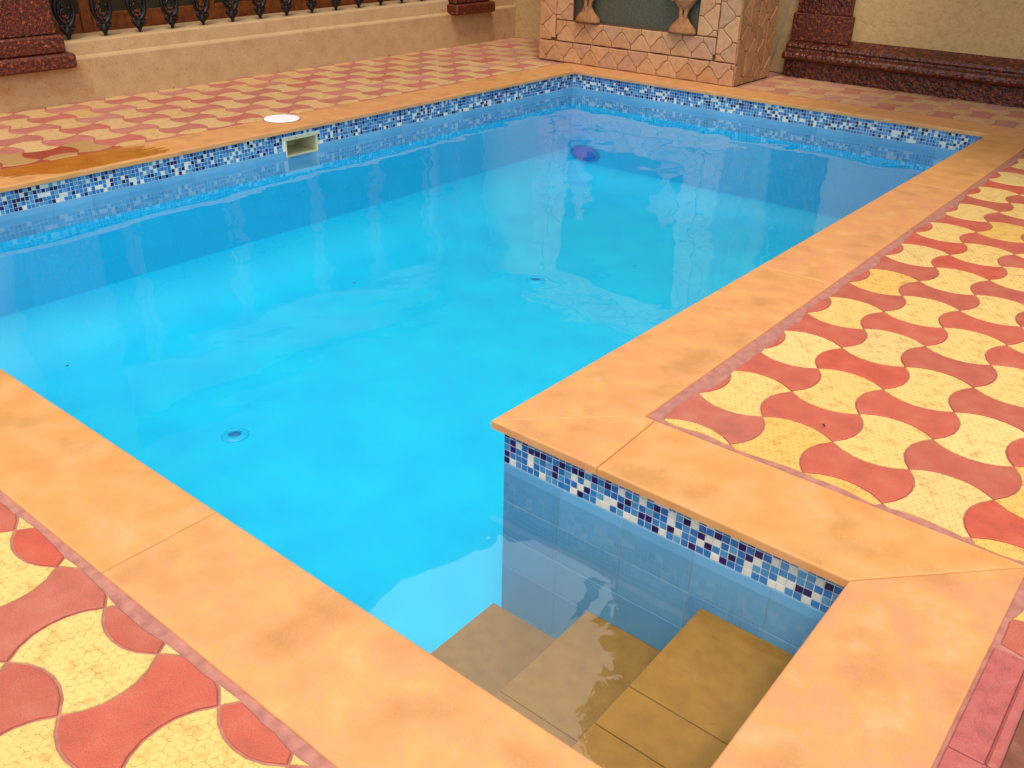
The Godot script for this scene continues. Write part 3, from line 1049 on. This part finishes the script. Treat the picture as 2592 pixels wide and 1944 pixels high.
func build_left_house() -> void:
	# low plastered wall with a ledge
	var wall := thing("plinth_wall", "low ochre plaster wall with a ledge carrying the iron balustrade", "wall", P(6.0, -7.9, 0))
	var st := mb()
	var prof: Array = [Vector2(-7.742, -0.03), Vector2(-7.740, 0.328), Vector2(-7.746, 0.340), Vector2(-7.768, 0.349), Vector2(-7.778, 0.356), Vector2(-7.786, 0.455), Vector2(-7.794, 0.466), Vector2(-7.808, 0.470), Vector2(-8.12, 0.474), Vector2(-8.12, -0.03)]
	extrude(st, prof, 3.9, 8.2, true, 0.0095)
	put("wall_body", st.commit(), M.plaster, wall, -wall.position)
	for sg: Array in [[-1.0, 3.9], [8.2, 10.6]]:
		var s8 := mb()
		extrude(s8, prof, sg[0], sg[1], true, 0.0095)
		put("wall_body", s8.commit(), M.plaster_rusty, wall, -wall.position)
	# rust-brown wash below the columns
	# balustrade
	var bal := thing("balustrade", "black ornate cast iron balustrade on the ochre plaster ledge", "balustrade", P(3.832, -7.86, 0.474))
	var proto := baluster()
	bal.add_child(proto)
	proto.position = Vector3.ZERO
	for k in range(1, 14):
		var c := proto.duplicate()
		c.name = "baluster_%03d" % k
		bal.add_child(c, true)
		c.position = Vector3(0, 0.0095 * 0.3205 * k, -0.3205 * k)
	put("handrail", bx(3.6, 8.4, -7.90, -7.82, 1.372, 1.41, 0.008), M.iron, bal, -bal.position)
	column("column", "speckled dark red stone column with two base blocks beside the first baluster", 2.98, 3.755, -7.64, 0.285, 3.0)
	column("column", "dark red stone column at the balustrade's end near the stone-clad block", 8.33, 9.03, -7.62, 0.35, 3.0)
	# wooden doors in the veranda behind the balustrade
	var x := 3.35
	var k := 0
	for w: float in [0.86, 1.15, 1.15, 0.9, 0.9]:
		var d := thing("wooden_door", ["brown wooden glazed door behind the first two balusters", "brown wooden glazed door behind the middle balusters", "brown wooden glazed door behind the balusters past the middle ones", "brown wooden glazed door behind the last balusters before the second column", "brown wooden glazed door partly hidden by the second column"][k], "door", P(x, -8.2, 0.3), "doors behind the balustrade")
		var o := -d.position
		put("bottom_rail", bx(x + 0.1, x + w - 0.1, -8.20, -8.16, 0.30, 0.625, 0.006), M.wood, d, o)
		put("top_rail", bx(x + 0.1, x + w - 0.1, -8.20, -8.16, 2.25, 2.4, 0.006), M.wood, d, o)
		put("stile", bx(x + 0.002, x + 0.098, -8.21, -8.15, 0.30, 2.4, 0.006), M.wood, d, o)
		put("stile", bx(x + w - 0.098, x + w - 0.002, -8.21, -8.15, 0.30, 2.4, 0.006), M.wood, d, o)
		put("pane", bx(x + 0.1, x + w - 0.1, -8.185, -8.175, 0.625, 2.25), M.dark_glass, d, o)
		x += w
		k += 1
	# the house itself: ground-floor wall, upper floor over the veranda, roof edge
	var h := thing("house", "two-storey house with ochre veranda and upper floor coloured dark to dim its mirror image behind the balustrade", "house", P(4.0, -8.6, 0))
	var o := -h.position
	put("wall", bx(8.33, 10.6, -8.45, -8.22, 0.0, 3.0), M.plaster, h, o)
	put("wall", bx(-1.0, 3.33, -8.45, -8.22, 0.0, 3.0), M.plaster, h, o)
	put("lintel", bx(3.33, 8.33, -8.45, -8.2, 2.42, 3.0), M.plaster, h, o)
	put("upper_wall", bx(-1.0, 10.6, -9.0, -7.72, 3.0, 6.6), M.dimmed, h, o)
	put("roof", bx(-1.5, 11.2, -10.5, -7.25, 6.6, 6.85), M.laterite, h, o)

func build_far_house() -> void:
	var h := thing("far_house", "tall house with ochre plastered wall rising above the dark red plinth moulding, with an unseen tower and porch added for shade", "house", P(9.6, -2.0, 0))
	var o := -h.position
	put("wall", bx(9.56, 9.9, -8.9, 6.0, 0.0, 2.9), M.plaster_far, h, o)
	put("upper_wall", bx(9.56, 9.9, -8.9, 6.0, 2.9, 6.85), M.dimmed, h, o)
	put("roof", bx(9.2, 13.0, -9.5, -4.4, 6.85, 7.1), M.laterite, h, o)
	put("added_tower_wall", bx(9.56, 9.9, -4.4, 6.0, 6.85, 11.6), M.dimmed, h, o)  # unseen tower, added to block sky and darken the far end
	put("added_tower_roof", bx(9.2, 13.0, -4.5, 6.4, 11.6, 11.85), M.laterite, h, o)
	put("added_porch_roof", bx(5.7, 9.56, -2.0, 6.0, 3.1, 3.3), M.dimmed, h, o)  # unseen porch on posts, added to shade the far right terrace
	for pb: float in [0.9, 5.4]:
		put("added_porch_post", bx(5.85, 6.1, pb, pb + 0.25, -0.01, 3.1, 0.01), M.laterite, h, o)
	var pl := thing("plinth_moulding", "polished dark red stone plinth with rolled moulding along the house wall", "plinth", P(9.4, -2.0, 0))
	var st := mb()
	var prof: Array = [Vector2(9.412, -0.03), Vector2(9.410, 0.160), Vector2(9.392, 0.166), Vector2(9.352, 0.172), Vector2(9.328, 0.184), Vector2(9.316, 0.204), Vector2(9.318, 0.226), Vector2(9.334, 0.246), Vector2(9.362, 0.256), Vector2(9.392, 0.262), Vector2(9.396, 0.276), Vector2(9.388, 0.296), Vector2(9.398, 0.318), Vector2(9.424, 0.334), Vector2(9.46, 0.342), Vector2(9.50, 0.352), Vector2(9.56, 0.385)]
	var flip: Array = []
	for p: Vector2 in prof:
		flip.append(p)
	# sweep along b, facing the camera
	for i in flip.size() - 1:
		var p: Vector2 = flip[i]
		var q: Vector2 = flip[i + 1]
		var d := q - p
		var nrm := Vector2(-d.y, d.x)
		face(st, P(p.x, -4.02, p.y), P(p.x, 6.0, p.y), P(q.x, 6.0, q.y), P(q.x, -4.02, q.y), P(nrm.x, 0, nrm.y))
	var pg := PackedVector2Array()
	for p: Vector2 in flip:
		pg.append(p)
	pg.append(Vector2(9.56, -0.03))
	var idx := Geometry2D.triangulate_polygon(pg)
	for k in range(0, idx.size(), 3):
		tri(st, P(pg[idx[k]].x, -4.02, pg[idx[k]].y), P(pg[idx[k + 1]].x, -4.02, pg[idx[k + 1]].y), P(pg[idx[k + 2]].x, -4.02, pg[idx[k + 2]].y), Vector3.LEFT)
	put("moulding", st.commit(), M.laterite_dark, pl, -pl.position)
	var pi := thing("pilaster", "dark red stone pilaster standing on the plinth moulding", "pilaster", P(9.5, -3.75, 0.34))
	put("base_block", bx(9.46, 9.555, -4.02, -3.415, 0.345, 0.61, 0.008), M.laterite, pi, -pi.position)
	put("shaft", bx(9.475, 9.555, -3.99, -3.445, 0.612, 3.4, 0.006), M.laterite_dark, pi, -pi.position)
	var s2 := mb()
	var a := P(9.40, -4.19, 0.0)
	var b := P(9.22, -3.955, 0.75)
	var pts := PackedVector3Array()
	var rad := PackedFloat32Array()
	for k in 9:
		var t := float(k) / 8.0 * 2.4
		pts.append(a + (b - a) * t + Vector3(0.012 * sin(t * 5.0), 0, 0.01 * sin(t * 3.0)))
		rad.append(0.0095)
	tube(s2, pts, rad, 7)
	tag(put("drain_pipe", s2.commit(), M.pipe, self), "thin pale pipe leaning behind the stone-clad block", "pipe")

# a course of wave-cut stones: u along, v across 0..w, both kinds of stone meet in a zigzag
func stone_course(root: Node3D, o: Vector3, u: Vector3, v: Vector3, n: Vector3, length: float, w: float, phase: float, mats := []) -> void:
	var period := 0.236
	var seg := 8
	var zig := func(x: float) -> float:
		var t := fposmod((x - phase) / period, 1.0)
		var s := 0.5 - 0.5 * cos(t * TAU)
		return w * (0.24 + 0.52 * pow(s, 0.85))
	for up: int in [0, 1]:
		var x := phase - period * (1.0 if up == 0 else 1.5)
		while x < length:
			var x0: float = maxf(x, 0.0) + 0.0024
			var x1: float = minf(x + period, length) - 0.0024
			x += period
			if x1 - x0 < 0.02:
				continue
			var pg := PackedVector2Array()
			var edge := 0.003
			for k in seg + 1:
				var xx := lerpf(x0, x1, float(k) / seg)
				pg.append(Vector2(xx, (zig.call(xx) as float) + (0.0024 if up == 1 else -0.0024) + rng.randf_range(-0.003, 0.003)))
			if up == 0:
				pg.append(Vector2(x1 + rng.randf_range(-0.003, 0.001), edge))
				pg.append(Vector2((x0 + x1) * 0.5, edge + rng.randf_range(0.0, 0.006)))
				pg.append(Vector2(x0 + rng.randf_range(-0.001, 0.003), edge))
			else:
				pg.append(Vector2(x1 + rng.randf_range(-0.003, 0.001), w - edge))
				pg.append(Vector2((x0 + x1) * 0.5, w - edge - rng.randf_range(0.0, 0.006)))
				pg.append(Vector2(x0 + rng.randf_range(-0.001, 0.003), w - edge))
			var st := mb()
			var tilt := (n + u * rng.randf_range(-0.02, 0.02) + v * rng.randf_range(-0.02, 0.02)).normalized()
			slab(st, pg, o, u, v, tilt, 0.016 + rng.randf() * 0.006, 0.009, 2)
			put("stone", st.commit(), mats[rng.randi() % mats.size()] if mats.size() else M.clad[rng.randi() % 4], root, -root.position)

func build_fountain() -> void:
	var fa := 8.40
	var b0 := -6.46
	var b1 := -4.08
	var root := thing("stone_block", "tall block clad in wave-cut sandstone with a dark recessed panel", "fountain wall", P(fa, (b0 + b1) * 0.5, 0))
	var o := -root.position
	# core around the recess
	var c := fa + 0.016
	put("core", bx(c, 9.2, b0 + 0.016, b1 - 0.016, -0.012, 0.432), M.clad_joint, root, o)
	put("core", bx(c, 9.2, b0 + 0.016, -6.02, 0.432, 2.0), M.clad_joint, root, o)
	put("core", bx(c, 9.2, -4.525, b1 - 0.016, 0.432, 2.0), M.clad_joint, root, o)
	put("core", bx(c, 9.2, b0 + 0.016, b1 - 0.016, 2.0, 2.42), M.clad_joint, root, o)
	put("core", bx(fa + 0.2, 9.2, -6.02, -4.525, 0.432, 2.0), M.clad_joint, root, o)
	put("panel", bx(fa + 0.055, fa + 0.2, -6.02, -4.525, 0.432, 2.0), M.granite, root, o)
	var f := fa + 0.016
	var right := Vector3(1, 0, 0)
	var up := Vector3.UP
	var n := Vector3(0, 0, 1)
	stone_course(root, P(f, b0, 0.0), right, up, n, b1 - b0, 0.213, 0.10)
	stone_course(root, P(f, b0 + 0.225, 0.216), right, up, n, b1 - b0 - 0.45, 0.213, 0.02)
	stone_course(root, P(f, b0, 2.002), right, up, n, b1 - b0, 0.205, 0.1)
	stone_course(root, P(f, b0, 2.21), right, up, n, b1 - b0, 0.205, 0.0)
	for s: Array in [[b0, 0.216], [b0 + 0.222, 0.432], [-4.525, 0.432], [b1 - 0.222, 0.216]]:
		stone_course(root, P(f, s[0], s[1]), up, right, n, 2.0 - s[1], 0.219, rng.randf() * 0.2)
	# side facing the far terrace
	for k in 4:
		stone_course(root, P(fa + 0.01 + k * 0.2, b1 - 0.016, 0.0), up, Vector3(0, 0, -1), Vector3(1, 0, 0), 2.4, 0.197, rng.randf() * 0.2, M.clad_shaded)
	for k in 4:
		stone_course(root, P(fa + 0.01 + k * 0.2, b0 + 0.016, 0.0), up, Vector3(0, 0, -1), Vector3(-1, 0, 0), 2.4, 0.197, rng.randf() * 0.2)
	put("cap", bx(fa - 0.03, 9.23, b0 - 0.03, b1 + 0.03, 2.42, 2.48, 0.01), M.clad[0], root, o)
	# two carved figures at the foot of the panel
	var k := 0
	for b: float in [-5.825, -4.69]:
		var fg := thing("stone_figure", ["carved sandstone figure on a flared foot at the panel's end by the balustrade", "carved sandstone figure on a flared foot at the panel's end by the red pilaster"][k], "statue", P(fa + 0.0, b, 0.432), "carved figures before the dark panel")
		var st := mb()
		lathe(st, [[0.0, 0.0], [0.150, 0.002], [0.152, 0.02], [0.140, 0.05], [0.115, 0.078], [0.088, 0.10], [0.060, 0.135], [0.045, 0.155], [0.0, 0.16]], Vector3.ZERO, 18, 1.0, 0.45, 0.05)
		put("foot", st.commit(), M.figure, fg)
		for s: float in [-1.0, 1.0]:
			var s2 := mb()
			tube(s2, PackedVector3Array([Vector3(s * 0.022, 0.11, 0.01), Vector3(s * 0.026, 0.16, 0.01), Vector3(s * 0.030, 0.21, 0.0), Vector3(s * 0.045, 0.27, -0.005), Vector3(s * 0.05, 0.32, 0.0)]), PackedFloat32Array([0.026, 0.021, 0.024, 0.036, 0.045]), 8)
			put("leg", s2.commit(), M.figure, fg)
		var s3 := mb()
		lathe(s3, [[0.0, 0.215], [0.05, 0.222], [0.085, 0.25], [0.128, 0.30], [0.145, 0.37], [0.14, 0.46], [0.11, 0.56], [0.065, 0.63], [0.042, 0.67], [0.05, 0.71], [0.062, 0.75], [0.055, 0.80], [0.0, 0.83]], Vector3.ZERO, 20, 1.0, 0.42, 0.07)
		put("torso", s3.commit(), M.figure, fg)
		for s: float in [-1.0, 1.0]:
			var s4 := mb()
			tube(s4, PackedVector3Array([Vector3(s * 0.10, 0.56, 0.01), Vector3(s * 0.155, 0.47, 0.02), Vector3(s * 0.15, 0.36, 0.035), Vector3(s * 0.09, 0.30, 0.05)]), PackedFloat32Array([0.04, 0.034, 0.03, 0.022]), 8)
			put("arm", s4.commit(), M.figure, fg)
		k += 1

func build_small_things() -> void:
	# skimmer lid on the left coping
	var lid := thing("round_cover", "round white plastic skimmer cover lying on the coping above the skimmer mouth", "cover", P(4.51, -6.02, 0.0))
	var st := mb()
	lathe(st, [[0.139, 0.0], [0.141, 0.004], [0.138, 0.0075], [0.132, 0.0085], [0.10, 0.0095], [0.0, 0.010]], Vector3.ZERO, 48)
	put("disc", st.commit(), M.plastic_white, lid)
	var st2 := mb()
	lathe(st2, [[0.146, 0.0], [0.146, 0.0035], [0.1425, 0.0035], [0.1425, 0.0]], Vector3.ZERO, 48)
	put("seat_ring", st2.commit(), M.brown, lid)
	# skimmer mouth in the left wall
	var s := thing("skimmer_mouth", "cream plastic skimmer opening set into the mosaic band", "skimmer", P(4.46, WALL_LEFT, -0.15))
	var o := -s.position
	var a0 := 4.306
	var a1 := 4.619
	var y0 := -0.222
	var y1 := -0.083
	var f := WALL_LEFT + 0.008
	put("frame_bar", bx(a0, a1, WALL_LEFT - 0.01, f, y1 - 0.011, y1, 0.002), M.plastic, s, o)
	put("frame_bar", bx(a0, a0 + 0.011, WALL_LEFT - 0.01, f, y0, y1 - 0.0115, 0.002), M.plastic, s, o)
	put("frame_bar", bx(a1 - 0.011, a1, WALL_LEFT - 0.01, f, y0, y1 - 0.0115, 0.002), M.plastic, s, o)
	put("frame_bar", bx(a0 + 0.0115, a1 - 0.0115, WALL_LEFT - 0.01, f, y0, y0 + 0.012, 0.002), M.plastic, s, o)
	put("throat", bx(a0 + 0.004, a1 - 0.004, WALL_LEFT - 0.30, WALL_LEFT - 0.28, y0, y1), M.plastic, s, o)
	put("throat", bx(a0 - 0.004, a0 + 0.006, WALL_LEFT - 0.30, WALL_LEFT - 0.0105, y0, y1), M.plastic, s, o)
	put("throat", bx(a1 - 0.006, a1 + 0.004, WALL_LEFT - 0.30, WALL_LEFT - 0.0105, y0, y1), M.plastic, s, o)
	put("throat", bx(a0, a1, WALL_LEFT - 0.30, WALL_LEFT - 0.0105, y0 - 0.006, y0 + 0.004), M.plastic, s, o)
	put("throat", bx(a0, a1, WALL_LEFT - 0.30, WALL_LEFT - 0.0105, y1 - 0.004, y1 + 0.006), M.plastic, s, o)
	var so := mb()
	tube(so, PackedVector3Array([P(4.36, WALL_LEFT - 0.279, -0.185), P(4.36, WALL_LEFT - 0.272, -0.185)]), PackedFloat32Array([0.026, 0.026]), 16)
	put("outlet", so.commit(), flat(Color(0.25, 0.23, 0.16), 0.6), s, o)
	# specks of leaf on the water
	for q: Array in [[2.92, -3.42], [4.13, -2.45], [1.47, -3.62]]:
		var lf := mb()
		slab(lf, PackedVector2Array([Vector2(-0.007, 0), Vector2(-0.002, 0.004), Vector2(0.006, 0.003), Vector2(0.008, -0.001), Vector2(0.001, -0.005)]), Vector3.ZERO, P(1, 0, 0), P(0, 1, 0), Vector3.UP, 0.0015, 0.0004)
		tag(put("leaf_fragment", lf.commit(), M.dark_speck, self, P(q[0], q[1], WATER + 0.001)), "tiny dark leaf fragment floating on the pool water", "leaf fragment", "leaf fragments on the water")
	# fittings on the pool floor
	var k := 0
	for q: Array in [[2.405, -3.928], [5.39, -4.10]]:
		var fl := thing("floor_inlet", ["round pale inlet fitting with dark eye on the pool floor near the steps", "round pale inlet fitting with dark eye on the pool floor towards the stone block"][k], "inlet", P(q[0], q[1], floor_y(q[0])), "inlets on the pool floor")
		var s2 := mb()
		lathe(s2, [[0.078, 0.0], [0.078, 0.006], [0.066, 0.016], [0.044, 0.02], [0.040, 0.012], [0.036, 0.004]], Vector3.ZERO, 24)
		put("flange", s2.commit(), flat(Color(0.04, 0.77, 0.96), 0.4), fl)
		var s3 := mb()
		lathe(s3, [[0.039, 0.003], [0.03, 0.012], [0.016, 0.017], [0.0, 0.018]], Vector3.ZERO, 18)
		put("eye", s3.commit(), flat(Color(0.03, 0.44, 0.68), 0.4), fl)
		k += 1
	var dr := thing("wall_fitting", "dark blue oval fitting low on the pool wall under the stone block", "fitting", P(WALL_FAR - 0.006, -5.53, -0.835))
	var s4 := mb()
	lathe(s4, [[0.15, 0.0], [0.15, 0.012], [0.13, 0.022], [0.07, 0.03], [0.0, 0.034]], Vector3.ZERO, 32, 1.0, 0.42)
	var dome := put("dome", s4.commit(), flat(Color(0.0, 0.38, 0.80), 0.4), dr)
	dome.rotation.x = PI / 2
	var s5 := mb()
	lathe(s5, [[0.19, 0.0], [0.19, 0.008], [0.152, 0.010]], Vector3.ZERO, 32, 1.0, 0.42)
	var rim := put("rim", s5.commit(), flat(Color(0.08, 0.48, 0.76), 0.4), dr)
	rim.rotation.x = PI / 2
	# litter
	for q: Array in [[2.78, -0.84, 0.012, "dead brown insect lying on a red paver beside the alcove", "insect"], [4.62, -7.70, 0.03, "small dark twig at the foot of the ochre plaster wall", "twig"], [7.3, -7.70, 0.03, "short black twig at the wall foot towards the second column", "twig"]]:
		var s6 := mb()
		var pts := PackedVector3Array()
		var rad := PackedFloat32Array()
		for i in 6:
			var t := float(i) / 5.0
			pts.append(Vector3((t - 0.5) * q[2] * 1.6 + 0.2 * q[2] * sin(t * 5.0), 0.004 + q[2] * 0.25 * sin(t * 3.0), (t - 0.5) * q[2] * 1.1))
			rad.append(q[2] * (0.05 + 0.22 * sin(t * PI)) if q[2] < 0.02 else 0.0025)
		tube(s6, pts, rad, 6)
		tag(put(q[4], s6.commit(), M.dark_speck, self, P(q[0], q[1], 0.0)), q[3], q[4])

func build_tree() -> void:
	# stands behind the far house; seen only as a ragged edge mirrored in the water
	var r := RandomNumberGenerator.new()
	r.seed = 77
	var root := thing("tree", "broad leafy tree rising above the far house roof, mirrored in the water", "tree", P(11.2, -4.7, 0))
	var st := mb()
	tube(st, PackedVector3Array([Vector3(0, -0.01, 0), Vector3(0.1, 3, 0), Vector3(-0.1, 6, 0.1), Vector3(0.1, 9.0, 0.3), Vector3(0.0, 11.0, 0.5)]), PackedFloat32Array([0.32, 0.26, 0.22, 0.15, 0.06]), 10)
	put("trunk", st.commit(), M.bark, root)
	var clumps: Array = []
	for k in 34:
		var w := r.randf() * TAU
		var d := sqrt(r.randf())
		clumps.append([Vector3(cos(w) * 0.9 * d, 9.4 + r.randf_range(-2.4, 2.2) * (1.1 - d * 0.5), sin(w) * 1.4 * d), r.randf_range(0.7, 1.25)])
	var s2 := mb()
	for c: Array in clumps:
		tube(s2, PackedVector3Array([Vector3(0, 8.0, 0.2), (c[0] + Vector3(0, 8.0, 0.2)) * 0.5 + Vector3(0, 0.3, 0), c[0]]), PackedFloat32Array([0.09, 0.05, 0.02]), 5)
	put("limbs", s2.commit(), M.bark, root)
	var s3 := mb()
	for c: Array in clumps:
		for k in 520:
			var v: Vector3 = Vector3(r.randfn(), r.randfn() * 0.75, r.randfn()) * 0.3 * c[1] + c[0]
			var x := Vector3(r.randfn(), r.randfn(), r.randfn()).normalized()
			var y := x.cross(Vector3(r.randfn(), r.randfn(), r.randfn())).normalized()
			var l := r.randf_range(0.13, 0.26)
			face(s3, v - x * l, v - y * l * 0.42, v + x * l, v + y * l * 0.42, x.cross(y))
	put("crown", s3.commit(), M.leaf, root)
